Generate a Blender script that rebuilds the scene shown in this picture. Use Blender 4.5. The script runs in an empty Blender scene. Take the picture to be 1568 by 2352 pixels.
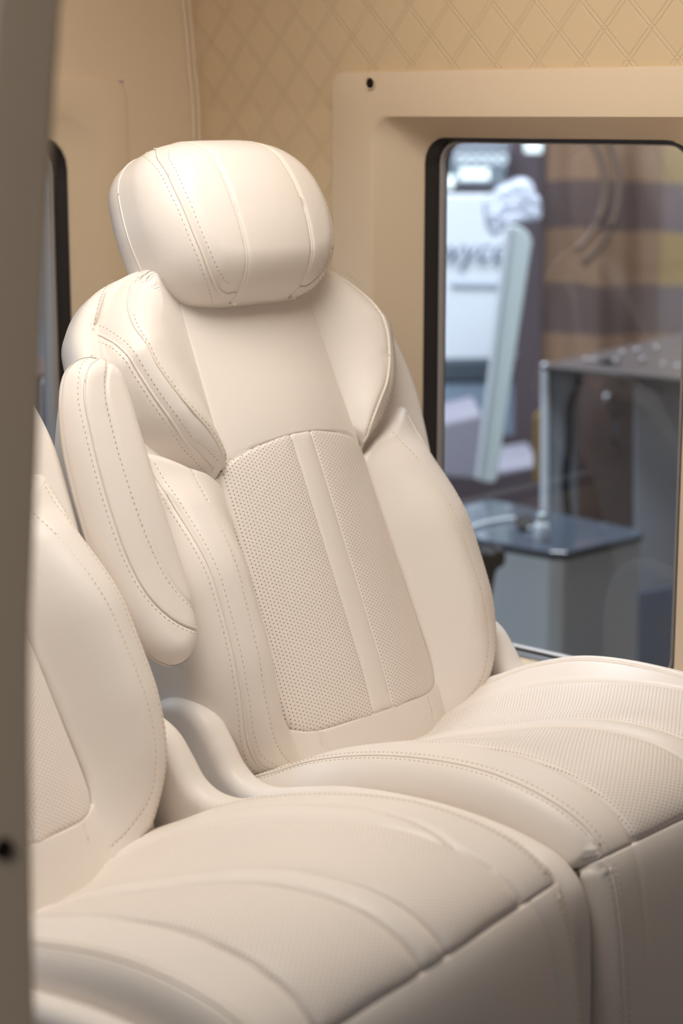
import bpy, math, random
import numpy as np
from mathutils import Matrix, Vector

random.seed(4)
S = bpy.context.scene
COL = S.collection
pi = math.pi

# ------------------------------------------------------------------ camera
F = 4450.0                                  # focal length in pixels of the 1568 x 2352 frame
YAW = math.radians(48.0)
PITCH = math.atan((1176 - 260) / F)
CAM = np.array([-1.7694, -1.5442, 1.2442])
FWD = np.array([math.sin(YAW) * math.cos(PITCH), math.cos(YAW) * math.cos(PITCH), -math.sin(PITCH)])
RGT = np.array([math.cos(YAW), -math.sin(YAW), 0.0])
UPV = np.cross(RGT, FWD)


def at(px, py, depth):
    """point of the photograph at a distance along the view axis -> metres"""
    return CAM + (FWD * F + RGT * (px - 784) + UPV * (1176 - py)) / F * depth


cd = bpy.data.cameras.new('camera')
cam = bpy.data.objects.new('camera', cd)
COL.objects.link(cam)
cd.sensor_fit = 'VERTICAL'
cd.sensor_height = 36.0
cd.sensor_width = 24.0
cd.lens = F / 2352 * 36.0
cd.clip_start = 0.05
M = Matrix.Identity(4)
for i in range(3):
    M[i][0], M[i][1], M[i][2], M[i][3] = RGT[i], UPV[i], -FWD[i], CAM[i]
cam.matrix_world = M
cd.dof.use_dof = True
cd.dof.focus_distance = 2.32
cd.dof.aperture_fstop = 3.4
S.camera = cam


# ------------------------------------------------------------------ materials
def lin(r, g, b):
    f = lambda c: (c / 255 / 12.92) if c / 255 <= 0.04045 else ((c / 255 + 0.055) / 1.055) ** 2.4
    return (f(r), f(g), f(b), 1)


def mat(name, col, rough=0.5, spec=0.5, metal=0.0, noise=None, emit=None, estr=1.0, coat=0.0):
    m = bpy.data.materials.new(name)
    m.use_nodes = True
    nt = m.node_tree
    b = nt.nodes['Principled BSDF']
    b.inputs['Base Color'].default_value = col
    b.inputs['Roughness'].default_value = rough
    b.inputs['Specular IOR Level'].default_value = spec
    b.inputs['Metallic'].default_value = metal
    b.inputs['Coat Weight'].default_value = coat
    if emit:
        b.inputs['Emission Color'].default_value = emit
        b.inputs['Emission Strength'].default_value = estr
    if noise:
        sc, st, dist = noise
        tc = nt.nodes.new('ShaderNodeTexCoord')
        n = nt.nodes.new('ShaderNodeTexNoise')
        n.inputs['Scale'].default_value = sc
        n.inputs['Detail'].default_value = 4
        bp = nt.nodes.new('ShaderNodeBump')
        bp.inputs['Strength'].default_value = st
        bp.inputs['Distance'].default_value = dist
        nt.links.new(tc.outputs['Object'], n.inputs['Vector'])
        nt.links.new(n.outputs['Fac'], bp.inputs['Height'])
        nt.links.new(bp.outputs['Normal'], b.inputs['Normal'])
    return m


CREAM = lin(240, 231, 222)
m_leather = mat('cream_leather', CREAM, 0.42, 0.35, noise=(420, 0.12, 0.0008))
m_leather_warm = mat('cream_leather_piping', lin(240, 229, 217), 0.45, 0.35)
m_stitch = mat('stitch_thread', lin(206, 186, 150), 0.7, 0.2)
m_beige = mat('beige_trim', lin(230, 208, 178), 0.55, 0.3, noise=(300, 0.08, 0.0008))
m_pillar = mat('pillar_trim', lin(232, 208, 178), 0.6, 0.3, noise=(300, 0.08, 0.0008))
m_rubber = mat('black_rubber', lin(46, 40, 37), 0.45, 0.4)
m_seal = mat('grey_seal', lin(164, 157, 152), 0.35, 0.5)
m_bronze = mat('bronze_bracket', lin(112, 92, 62), 0.5, 0.4, 0.2)
m_floor = mat('cabin_carpet', lin(120, 100, 80), 0.9, 0.1, noise=(900, 0.6, 0.003))
m_ceiling = mat('ceiling_suede', lin(226, 200, 162), 0.8, 0.1)
m_dark = mat('hole_shade', lin(40, 32, 26), 0.8, 0.1)  # dark colour standing in for the shade inside screw holes


def perforated():
    m = mat('perforated_leather', CREAM, 0.45, 0.3)
    nt = m.node_tree
    b = nt.nodes['Principled BSDF']
    uv = nt.nodes.new('ShaderNodeUVMap')
    uv.uv_map = 'uv'

    def vm(op, a, bb=None):
        n = nt.nodes.new('ShaderNodeVectorMath')
        n.operation = op
        nt.links.new(a, n.inputs[0])
        if bb is not None:
            n.inputs[1].default_value = bb
        return n.outputs['Value'] if op == 'LENGTH' else n.outputs['Vector']

    def lattice(off):
        p = vm('MULTIPLY', uv.outputs['UV'], (1 / 0.0085, 1 / 0.0050, 0))
        p = vm('ADD', p, (off, off, 0))
        p = vm('FRACTION', p)
        p = vm('SUBTRACT', p, (0.5, 0.5, 0))
        p = vm('MULTIPLY', p, (0.0085, 0.0050, 0))
        return vm('LENGTH', p)

    mn = nt.nodes.new('ShaderNodeMath')
    mn.operation = 'MINIMUM'
    nt.links.new(lattice(100.0), mn.inputs[0])
    nt.links.new(lattice(100.5), mn.inputs[1])
    mr = nt.nodes.new('ShaderNodeMapRange')
    mr.inputs['From Min'].default_value = 0.00045
    mr.inputs['From Max'].default_value = 0.00095
    mr.inputs['To Min'].default_value = 0
    mr.inputs['To Max'].default_value = 1
    nt.links.new(mn.outputs[0], mr.inputs['Value'])
    mix = nt.nodes.new('ShaderNodeMix')
    mix.data_type = 'RGBA'
    mix.inputs[6].default_value = lin(146, 116, 88)
    mix.inputs[7].default_value = CREAM
    nt.links.new(mr.outputs[0], mix.inputs[0])
    nt.links.new(mix.outputs[2], b.inputs['Base Color'])
    bp = nt.nodes.new('ShaderNodeBump')
    bp.inputs['Strength'].default_value = 0.5
    bp.inputs['Distance'].default_value = 0.0006
    nt.links.new(mr.outputs[0], bp.inputs['Height'])
    nt.links.new(bp.outputs['Normal'], b.inputs['Normal'])
    return m


m_perf = perforated()


def quilted():
    """beige leather quilted in diamonds by pairs of stitch grooves"""
    m = mat('quilted_leather', lin(226, 200, 162), 0.5, 0.35)
    nt = m.node_tree
    b = nt.nodes['Principled BSDF']
    tc = nt.nodes.new('ShaderNodeTexCoord')
    sp = nt.nodes.new('ShaderNodeSeparateXYZ')
    nt.links.new(tc.outputs['Object'], sp.inputs[0])

    def ma(op, a, bb):
        n = nt.nodes.new('ShaderNodeMath')
        n.operation = op
        for i, x in enumerate((a, bb)):
            if x is None:
                continue
            if isinstance(x, (int, float)):
                n.inputs[i].default_value = x
            else:
                nt.links.new(x, n.inputs[i])
        return n.outputs[0]

    def family(sign):
        k = ma('MULTIPLY', sp.outputs['Z'], 0.92 * sign)
        p = ma('ADD', sp.outputs['Y'], k)
        p = ma('ADD', p, 10.0 + 0.013 * sign)
        p = ma('DIVIDE', p, 0.074)
        p = ma('FRACT', p, None)
        p = ma('SUBTRACT', p, 0.5)
        p = ma('ABSOLUTE', p, None)
        p = ma('SUBTRACT', p, 0.055)             # two grooves either side of the line
        p = ma('ABSOLUTE', p, None)
        p = ma('DIVIDE', p, 0.026)
        p = ma('MINIMUM', p, 1.0)
        return p

    h = ma('MINIMUM', family(1), family(-1))
    bp = nt.nodes.new('ShaderNodeBump')
    bp.inputs['Strength'].default_value = 0.55
    bp.inputs['Distance'].default_value = 0.0016
    nt.links.new(h, bp.inputs['Height'])
    nt.links.new(bp.outputs['Normal'], b.inputs['Normal'])
    return m


m_quilt = quilted()


def glass_mat(name, tint, gloss=0.06):
    m = bpy.data.materials.new(name)
    m.use_nodes = True
    nt = m.node_tree
    nt.nodes.clear()
    out = nt.nodes.new('ShaderNodeOutputMaterial')
    tr = nt.nodes.new('ShaderNodeBsdfTransparent')
    tr.inputs['Color'].default_value = tint
    gl = nt.nodes.new('ShaderNodeBsdfGlossy')
    gl.inputs['Roughness'].default_value = 0.03
    mx = nt.nodes.new('ShaderNodeMixShader')
    mx.inputs[0].default_value = gloss
    nt.links.new(tr.outputs[0], mx.inputs[1])
    nt.links.new(gl.outputs[0], mx.inputs[2])
    nt.links.new(mx.outputs[0], out.inputs['Surface'])
    return m


m_glass = glass_mat('window_glass', (0.80, 0.83, 0.86, 1), 0.05)


# ------------------------------------------------------------------ object helpers
def link(o, parent=None):
    COL.objects.link(o)
    if parent is not None:
        o.parent = parent
    return o


def mesh_obj(name, verts, faces, m, parent=None, smooth=True, uv=None):
    me = bpy.data.meshes.new(name)
    me.from_pydata([tuple(map(float, v)) for v in verts], [], faces)
    me.validate()
    if smooth:
        me.polygons.foreach_set('use_smooth', [True] * len(me.polygons))
    if uv is not None:
        l = me.uv_layers.new(name='uv')
        idx = np.empty(len(me.loops), dtype=np.int32)
        me.loops.foreach_get('vertex_index', idx)
        l.data.foreach_set('uv', np.asarray(uv, dtype=np.float32)[idx].ravel())
    me.materials.append(m)
    me.update()
    return link(bpy.data.objects.new(name, me), parent)


def tag(o, label=None, cat=None, group=None, kind=None):
    if label: o['label'] = label
    if cat: o['category'] = cat
    if group: o['group'] = group
    if kind: o['kind'] = kind
    return o


def empty(name, loc=(0, 0, 0), rz=0.0):
    o = bpy.data.objects.new(name, None)
    o.empty_display_size = 0.05
    link(o)
    o.location = loc
    o.rotation_euler = (0, 0, rz)
    return o


# ------------------------------------------------------------------ curve helpers
def catmull(P, closed, per=14):
    P = np.asarray(P, float)
    n = len(P)
    out = []
    segs = n if closed else n - 1
    for i in range(segs):
        if closed:
            a, b, c, d = P[(i - 1) % n], P[i], P[(i + 1) % n], P[(i + 2) % n]
        else:
            a, b, c, d = P[max(i - 1, 0)], P[i], P[i + 1], P[min(i + 2, n - 1)]
        # centripetal parameters keep tight corners free of loops
        t0 = 0.0
        t1 = t0 + max(np.linalg.norm(b - a), 1e-6) ** 0.5
        t2 = t1 + max(np.linalg.norm(c - b), 1e-6) ** 0.5
        t3 = t2 + max(np.linalg.norm(d - c), 1e-6) ** 0.5
        t = np.linspace(t1, t2, per, endpoint=False)[:, None]
        A1 = (t1 - t) / (t1 - t0) * a + (t - t0) / (t1 - t0) * b
        A2 = (t2 - t) / (t2 - t1) * b + (t - t1) / (t2 - t1) * c
        A3 = (t3 - t) / (t3 - t2) * c + (t - t2) / (t3 - t2) * d
        B1 = (t2 - t) / (t2 - t0) * A1 + (t - t0) / (t2 - t0) * A2
        B2 = (t3 - t) / (t3 - t1) * A2 + (t - t1) / (t3 - t1) * A3
        out.append((t2 - t) / (t2 - t1) * B1 + (t - t1) / (t2 - t1) * B2)
    out = np.concatenate(out)
    if not closed:
        out = np.vstack([out, P[-1]])
    return out


def resample(P, n, closed):
    P = np.asarray(P, float)
    Q = np.vstack([P, P[:1]]) if closed else P
    L = np.r_[0, np.cumsum(np.linalg.norm(np.diff(Q, axis=0), axis=1))]
    t = np.linspace(0, L[-1], n + 1)[:-1] if closed else np.linspace(0, L[-1], n)
    return np.stack([np.interp(t, L, Q[:, k]) for k in range(Q.shape[1])], 1)


def curve(P, step=0.002):
    c = catmull(P, False)
    L = np.linalg.norm(np.diff(c, axis=0), axis=1).sum()
    return resample(c, max(int(L / step), 4), False)


def nearest(pts, poly, closed):
    """distance from each pt to the polyline, and the fraction index of the nearest vertex"""
    A = np.asarray(poly)
    B = np.roll(A, -1, 0) if closed else A[1:]
    A2 = A if closed else A[:-1]
    best = np.full(len(pts), 1e9)
    near = np.zeros((len(pts), 2))
    idx = np.zeros(len(pts), int)
    D = B - A2
    DD = (D * D).sum(1) + 1e-18
    for k0 in range(0, len(pts), 4000):
        p = pts[k0:k0 + 4000, None, :]
        t = np.clip(((p - A2[None]) * D[None]).sum(2) / DD[None], 0, 1)
        q = A2[None] + t[..., None] * D[None]
        d = np.linalg.norm(p - q, axis=2)
        j = d.argmin(1)
        r = np.arange(len(j))
        best[k0:k0 + 4000] = d[r, j]
        near[k0:k0 + 4000] = q[r, j]
        idx[k0:k0 + 4000] = j
    return best, near, idx


def sm(x):
    x = np.clip(x, 0, 1)
    return x * x * (3 - 2 * x)


def it(x, xs, ys):
    """smooth interpolation through key values (cubic Hermite)"""
    xs = np.asarray(xs, float); ys = np.asarray(ys, float)
    x = np.clip(np.asarray(x, float), xs[0], xs[-1])
    h = np.diff(xs); dl = np.diff(ys) / h
    m = np.zeros(len(xs))
    m[0], m[-1] = dl[0], dl[-1]
    for i in range(1, len(xs) - 1):
        if dl[i - 1] * dl[i] > 0:
            w1, w2 = 2 * h[i] + h[i - 1], h[i] + 2 * h[i - 1]
            m[i] = (w1 + w2) / (w1 / dl[i - 1] + w2 / dl[i])
    j = np.clip(np.searchsorted(xs, x) - 1, 0, len(h) - 1)
    t = (x - xs[j]) / h[j]
    return ((1 + 2 * t) * (1 - t) ** 2 * ys[j] + t * (1 - t) ** 2 * h[j] * m[j]
            + t * t * (3 - 2 * t) * ys[j + 1] + t * t * (t - 1) * h[j] * m[j + 1])


class Pillow:
    """an upholstered panel: outline in (a, b), padded height c, rolled edge, side skirt and closed back"""

    def __init__(self, outline, spine, top, R=0.01, depth=0.03, puff=0.0, pk=0.02, nb=220, rings=34,
                 grooves=(), backR=0.004, closed_pts=False, per=14):
        o = np.asarray(outline, float) if closed_pts else catmull(outline, True, per)
        o = resample(o, nb, True)
        area = 0.5 * np.sum(o[:, 0] * np.roll(o[:, 1], -1) - np.roll(o[:, 0], -1) * o[:, 1])
        if area < 0:
            o = o[::-1].copy()
        self.o = o
        self.top, self.puff, self.pk, self.grooves = top, puff, pk, list(grooves)
        self.R = R if callable(R) else (lambda p, r=R: np.full(len(p), r))
        self.Rb = self.R(o)
        sp = np.asarray(spine, float)
        if len(sp) == 1:
            sp = np.vstack([sp, sp + 1e-5])
        _, ctr, _ = nearest(o, sp, False)
        # smooth the spine feet so that the rings stay even
        for _ in range(8):
            ctr = (np.roll(ctr, 1, 0) + ctr + np.roll(ctr, -1, 0)) / 3
        t = np.linspace(0, 1, rings)
        rho = 1 - (1 - t) ** 1.9
        rho = .07 + .93 * rho
        P = [ctr + r * (o - ctr) for r in rho]
        ab = np.concatenate(P)
        c = self.ev(ab)
        n = nb
        self.depth, self.backR = depth, backR
        V = [np.c_[ab, c]]
        # skirt
        ctop = c[-n:]
        cbot = np.asarray(top(o)) - depth
        cent = ctr
        inw = (cent - o) / (np.linalg.norm(cent - o, axis=1)[:, None] + 1e-9)
        ks = np.linspace(0, 1, 9)[1:]
        for k in ks:
            V.append(np.c_[o, ctop + (cbot + backR - ctop) * k])
        for th in np.linspace(0, pi / 2, 6)[1:]:
            V.append(np.c_[o + inw * (backR * (1 - math.cos(th))), cbot + backR - backR * math.sin(th)])
        ob = o + inw * backR
        for k in (0.5, 0.97):
            q = ob + (cent - ob) * k
            V.append(np.c_[q, cbot])
        self.V = np.concatenate(V)
        nr = len(self.V) // n
        F_ = []
        for r in range(nr - 1):
            for i in range(n):
                j = (i + 1) % n
                F_.append((r * n + i, (r + 1) * n + i, (r + 1) * n + j, r * n + j))
        F_ = [f for f in F_]
        F_.append(tuple(range((nr - 1) * n, nr * n))[::-1])
        self.F = F_
        # inner ring: close across the spine
        self.F += self._cap(n)

    def _cap(self, n):
        # the first ring is folded onto the spine: zip it with quads from both sides
        from mathutils.geometry import delaunay_2d_cdt
        pts = [Vector((float(a), float(b))) for a, b in self.V[:n, :2]]
        res = delaunay_2d_cdt(pts, [], [list(range(n))], 1, 1e-9)
        back = [src[0] if src else -1 for src in res[3]]
        out = []
        for f in res[2]:
            g = tuple(back[i] for i in f)
            if min(g) >= 0 and len(set(g)) > 2:
                out.append(g)
        return out

    def ev(self, ab, lift=0.0):
        ab = np.asarray(ab, float)
        d, _, idx = nearest(ab, self.o, True)
        R = self.Rb[idx]
        c = np.asarray(self.top(ab), float).copy()
        if self.puff:
            c += self.puff * (1 - np.exp(-(d / self.pk)))
        x = np.clip(1 - d / R, 0, 1)
        c -= R * (1 - np.sqrt(np.clip(1 - x * x, 0, 1)))
        for g in self.grooves:
            pl, dep, wd = g[:3]
            dd, _, _ = nearest(ab, pl, False)
            c -= dep * np.exp(-(dd / wd) ** 2)
        return c + lift

    def obj(self, name, m, parent, bend=None, mirror=False):
        V = self.V.copy()
        Fs = self.F
        uv = V[:, :2].copy()
        if mirror:
            V[:, 0] *= -1
            Fs = [f[::-1] for f in Fs]
        X = bend(V) if bend else V
        o = mesh_obj(name, X, Fs, m, parent, True, uv)
        fix_normals(o)
        return o


def fix_normals(o):
    import bmesh
    bm = bmesh.new()
    bm.from_mesh(o.data)
    bmesh.ops.remove_doubles(bm, verts=bm.verts, dist=1e-6)
    bmesh.ops.recalc_face_normals(bm, faces=bm.faces)
    bm.to_mesh(o.data)
    bm.free()


def tube_mesh(pts, r, seg=8, closed=False):
    pts = np.asarray(pts, float)
    n = len(pts)
    V, Fs = [], []
    for i in range(n):
        if closed:
            t = pts[(i + 1) % n] - pts[i - 1]
        else:
            t = pts[min(i + 1, n - 1)] - pts[max(i - 1, 0)]
        t = t / (np.linalg.norm(t) + 1e-12)
        ref = np.array([0, 0, 1.0]) if abs(t[2]) < 0.9 else np.array([1.0, 0, 0])
        x = np.cross(t, ref); x /= np.linalg.norm(x)
        y = np.cross(t, x)
        for k in range(seg):
            a = 2 * pi * k / seg
            V.append(pts[i] + r * (math.cos(a) * x + math.sin(a) * y))
    m = n if closed else n - 1
    for i in range(m):
        i2 = (i + 1) % n
        for k in range(seg):
            k2 = (k + 1) % seg
            Fs.append((i * seg + k, i * seg + k2, i2 * seg + k2, i2 * seg + k))
    if not closed:
        Fs.append(tuple(range(seg))[::-1])
        Fs.append(tuple((n - 1) * seg + k for k in range(seg)))
    return V, Fs


def tube(name, pts, r, m, parent, seg=8, closed=False):
    V, Fs = tube_mesh(pts, r, seg, closed)
    return mesh_obj(name, V, Fs, m, parent)


def stitch_mesh(paths, bend, length=0.0042, pitch=0.0066, r=0.0006):
    """rows of short thread dashes along surface paths given as (a, b, c) polylines"""
    V, Fs = [], []
    for P in paths:
        P = np.asarray(P, float)
        X = bend(P) if bend else P
        L = np.r_[0, np.cumsum(np.linalg.norm(np.diff(X, axis=0), axis=1))]
        s = pitch / 2
        while s + length < L[-1]:
            q = np.stack([[np.interp(s + length * f, L, X[:, k]) for k in range(3)] for f in (0, 0.5, 1)])
            t = q[2] - q[0]
            t /= np.linalg.norm(t) + 1e-12
            ref = np.array([0, 0, 1.0]) if abs(t[2]) < 0.9 else np.array([1.0, 0, 0])
            x = np.cross(t, ref); x /= np.linalg.norm(x)
            y = np.cross(t, x)
            b0 = len(V)
            V.append(q[0])
            for k in range(5):
                a = 2 * pi * k / 5
                V.append(q[1] + r * (math.cos(a) * x + math.sin(a) * y))
            V.append(q[2])
            for k in range(5):
                k2 = (k + 1) % 5
                Fs.append((b0, b0 + 1 + k2, b0 + 1 + k))
                Fs.append((b0 + 6, b0 + 1 + k, b0 + 1 + k2))
            s += pitch
    return V, Fs


def stitches(name, paths, parent, bend=None, m=None, **k):
    V, Fs = stitch_mesh(paths, bend, **k)
    return mesh_obj(name, V, Fs, m or m_stitch, parent)


def offset_curve(c, d):
    t = np.gradient(c, axis=0)
    t /= np.linalg.norm(t, axis=1)[:, None] + 1e-12
    return c + np.c_[-t[:, 1], t[:, 0]] * d


def mir(P):
    P = np.asarray(P, float).copy()
    P[:, 0] *= -1
    return P


def on(pl, c, lift=0.0):
    return np.c_[c, pl.ev(c) + lift]


def box_mesh(lo, hi):
    x0, y0, z0 = lo; x1, y1, z1 = hi
    V = [(x0, y0, z0), (x1, y0, z0), (x1, y1, z0), (x0, y1, z0), (x0, y0, z1), (x1, y0, z1), (x1, y1, z1), (x0, y1, z1)]
    Fs = [(3, 2, 1, 0), (4, 5, 6, 7), (0, 1, 5, 4), (1, 2, 6, 5), (2, 3, 7, 6), (3, 0, 4, 7)]
    return V, Fs


def box(name, lo, hi, m, parent=None, bevel=0.0):
    V, Fs = box_mesh(lo, hi)
    o = mesh_obj(name, V, Fs, m, parent, smooth=False)
    if bevel:
        b = o.modifiers.new('bevel', 'BEVEL')
        b.width = bevel
        b.segments = 3
    return o


def rrect(x0, x1, y0, y1, r, n=160):
    pts = []
    for cx, cy, a0 in ((x1 - r, y1 - r, 0), (x0 + r, y1 - r, 90), (x0 + r, y0 + r, 180), (x1 - r, y0 + r, 270)):
        for k in range(13):
            a = math.radians(a0 + 90 * k / 12)
            pts.append((cx + r * math.cos(a), cy + r * math.sin(a)))
    return np.array(pts)


# ================================================================== THE SEAT
SEAT_Z = 0.50
RECLINE = math.radians(23)


def bend_back(V):                      # (u, v, w) -> local axes of the backrest
    V = np.asarray(V)
    return np.c_[V[:, 0], -V[:, 2], V[:, 1]]


# ---- cushion profile: path in (y, z) from the rear to the front bottom
PROF = np.array([(0.075, -0.075), (0.03, -0.045), (0, -0.028), (-.05, -.006), (-.106, .020), (-.19, .046), (-.286, .063), (-.363, .067),
                 (-.43, .058), (-.474, .043), (-.500, .025), (-.516, .002), (-.527, -.030), (-.537, -.091), (-.542, -.162), (-.546, -.30)])
_pc = catmull(PROF, False, 20)
PATH = resample(_pc, 600, False)
for _ in range(30):
    PATH[1:-1] = (PATH[:-2] + 2 * PATH[1:-1] + PATH[2:]) / 4
PS = np.r_[0, np.cumsum(np.linalg.norm(np.diff(PATH, axis=0), axis=1))]
_t = np.gradient(PATH, axis=0)
_t /= np.linalg.norm(_t, axis=1)[:, None]
PN = np.c_[_t[:, 1], -_t[:, 0]]        # outward (up / forward)


def s_of(y=None, z=None):
    """arc position of the profile at a given y (top side) or z (front face)"""
    if y is not None:
        return float(PS[np.argmin(np.abs(PATH[:, 0] - y))])
    k = len(PATH) // 2
    return float(PS[k + np.argmin(np.abs(PATH[k:, 1] - z))])


def bend_cush(V):                      # (u, s, c) -> seat axes
    V = np.asarray(V)
    s = V[:, 1]
    y = np.interp(s, PS, PATH[:, 0]) + V[:, 2] * np.interp(s, PS, PN[:, 0])
    z = np.interp(s, PS, PATH[:, 1]) + V[:, 2] * np.interp(s, PS, PN[:, 1])
    return np.c_[V[:, 0], y, z]


def bend_side(V):                      # (y, z, c) -> seat axes, c along -X
    V = np.asarray(V)
    return np.c_[-V[:, 2], V[:, 0], V[:, 1]]


def build_backrest(seat):
    # ---------------- key functions
    def A_c(v): return it(v, [-.12, 0, .08, .3, .38, .48, .60, .66], [.012, .024, .028, .028, .026, .016, .004, .0])
    def A_b(v): return it(v, [-.1, -.05, 0, .05, .12, .2, .3, .345, .40], [.0, .012, .03, .048, .06, .061, .036, .016, .004])
    def in_e(v): return it(v, [-.1, .0, .05, .14, .24, .36], [.100, .140, .144, .140, .133, .131])
    def U_p(v): return it(v, [.30, .35, .38, .415, .45, .487, .52, .55, .575, .60, .64], [.119, .130, .148, .177, .198, .211, .213, .204, .184, .152, .12])
    def U_o(v): return it(v, [.28, .34, .38, .43, .47, .50, .54, .565, .59, .61, .64], [.122, .138, .184, .216, .231, .238, .238, .228, .198, .158, .13])

    def Wc(p):
        u, v = p[:, 0], p[:, 1]
        return A_c(v) * (1 - (u / .135) ** 2)

    def Wb(p):                                     # bolster surface, u > 0
        u, v = np.abs(p[:, 0]), p[:, 1]
        a = in_e(v)
        t = (u - a) / (.202 - a)
        w = -.001 + (A_b(v) + .001) * np.sin(np.clip(t, 0, 1) * pi / 2) ** 1.25
        w -= np.where(u > .202, ((u - .202) / .07) ** 2 * .028, 0)
        return w

    def Ww(p):                                     # shoulder wing surface
        u, v = np.abs(p[:, 0]), p[:, 1]
        c = .118
        up, uo = U_p(v), U_o(v)
        hi = it(v, [.295, .318, .335, .365, .42, .5, .56, .62], [-.02, .000, .009, .025, .038, .034, .022, .006])
        t = np.clip((u - c) / np.maximum(up - c, .006), 0, 1)
        w = .003 + (hi - .003) * np.sin(t * pi / 2) ** 1.3
        w -= np.clip((u - up) / np.maximum(uo - up, .004), 0, 1) ** 1.5 * .008
        x = u - uo
        k = .006
        w -= (1.25 - .95 * sm((v - .52) / .05)) * k * np.log1p(np.exp(np.clip(x / k, -30, 30)))
        w -= .06 * sm((.318 - v) / .04)
        w -= np.clip(c - u, 0, 1) * .35
        return np.maximum(w, -.064)

    def Ws(p):                                     # shell front
        u = np.abs(p[:, 0])
        base = -.012 - .012 * sm((p[:, 1] - .50) / .05)
        return np.where(u < .16, np.maximum(base, np.minimum(Wc(p), .03) - .007), base)

    # ---------------- rear shell carries the covers
    half = [(0, .612), (.08, .616), (.14, .610), (.20, .594), (.238, .570), (.266, .535), (.282, .495), (.293, .45), (.297, .40), (.288, .32),
            (.268, .22), (.262, .10), (.25, .02), (.22, -.06), (.17, -.11), (.08, -.125), (0, -.126)]
    shell_o = half + [(-u, v) for u, v in half[-2:0:-1]]
    sh = Pillow(shell_o, [(0, .40), (0, .05)], Ws, R=.014, depth=.080, nb=300, rings=30, backR=.062)
    back = sh.obj('backrest', m_leather, seat, bend_back)
    back.rotation_euler = (-RECLINE, 0, 0)

    # ---------------- shoulder wings
    wing_o = [(.138, .30), (.134, .335), (.123, .362), (.113, .41), (.111, .50), (.108, .565), (.100, .604), (.135, .607), (.160, .604), (.195, .586), (.226, .556), (.254, .515),
              (.270, .470), (.274, .43), (.270, .375), (.262, .320), (.24, .275), (.175, .262), (.135, .270)]

    def Rw(p):
        u, v = p[:, 0], p[:, 1]
        out = sm((u - .13) / .05) * sm((v - .30) / .1)
        topf = sm((v - .48) / .06)
        return .0035 + (.0185 + .034 * topf) * out
    seam_in = curve([(U_p(v), v) for v in np.linspace(.342, .597, 16)] + [(.135, .606)])
    seam_out = curve([(U_o(v), v) for v in np.linspace(.345, .600, 16)])
    wing = Pillow(wing_o, [(.15, .345), (.19, .43), (.19, .52), (.16, .575)], Ww, R=Rw, depth=.075, nb=260, rings=50, backR=.008,
                  grooves=[(seam_in, .0016, .0030), (seam_out, .0020, .0022)])
    for mrr in (False, True):
        w = wing.obj('shoulder_wing', m_leather, back, bend_back, mrr)
        f = mir if mrr else (lambda q: np.asarray(q))
        tube('piping', bend_back(f(on(wing, offset_curve(seam_in, -.0025)[:-9], .0000))), .0019, m_leather_warm, back)
        tube('piping', bend_back(f(on(wing, seam_out, .0008))), .0016, m_leather_warm, back)
        rows = [f(on(wing, offset_curve(seam_out, d), .0001)) for d in (-.0055, .0055)]
        rows.append(f(on(wing, offset_curve(seam_in[: int(len(seam_in) * .72)], .0012), .0002)))
        stitches('stitching', rows, back, bend_back)

    # ---------------- smooth upper panel
    up_o = [(-.1185, .50), (-.116, .565), (-.105, .606), (0, .612), (.105, .606), (.116, .565), (.1185, .50), (.120, .42), (.128, .346), (.126, .339),
            (.110, .351), (.075, .3595), (.0, .3655), (-.075, .3595), (-.110, .351), (-.126, .339), (-.128, .346), (-.120, .42)]
    upp = Pillow(up_o, [(0, .385), (0, .54)], Wc, R=lambda p: np.where(p[:, 1] > .585, .03, .0035), depth=.03, puff=.001, pk=.02, nb=240, rings=36)
    upp.obj('upper_panel', m_leather, back, bend_back)

    # ---------------- perforated lumbar panel in two halves with a plain strip between
    ph = [(.0185, .3655), (.06, .3635), (.100, .356), (.118, .350), (.1295, .338), (.131, .32), (.132, .25), (.138, .15), (.142, .08), (.143, .04), (.139, .020),
          (.128, .007), (.110, .001), (.06, .000), (.0185, .000), (.0180, .02), (.0180, .18), (.0182, .34)]
    pp = Pillow(ph, [(.075, .06), (.072, .18), (.07, .30)], Wc, R=lambda p: np.where(p[:, 0] < .03, .004, .0065), depth=.012, puff=.0026, pk=.012, nb=260, rings=40, per=10)
    for mrr in (False, True):
        pp.obj('perforated_panel', m_perf, back, bend_back, mrr)
    so = [(-.0182, .3660), (0, .3668), (.0182, .3660), (.0184, .35), (.0182, .18), (.0182, .02), (.0182, .001), (0, .0005), (-.0182, .001), (-.0182, .02), (-.0182, .18), (-.0184, .35)]
    st = Pillow(so, [(0, .03), (0, .34)], Wc, R=.004, depth=.012, puff=.0030, pk=.008, nb=220, rings=14)
    st.obj('center_strip', m_leather, back, bend_back)

    # ---------------- plain strip under the perforated panel
    lo = [(-.150, .016), (-.125, .008), (-.105, .003), (0, .0015), (.105, .003), (.125, .008), (.150, .016), (.150, -.03), (.13, -.085), (.06, -.10), (0, -.102), (-.06, -.10), (-.13, -.085), (-.150, -.03)]
    ev1 = curve([(.104, -.004), (.100, -.05), (.098, -.09)])
    lp = Pillow(lo, [(-.08, -.04), (.08, -.04)], lambda p: Wc(p), R=.004, depth=.03, puff=.0012, nb=200, rings=26,
                grooves=[(ev1, .0016, .002), (mir(ev1), .0016, .002)])
    lp.obj('lumbar_panel', m_leather, back, bend_back)

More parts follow.
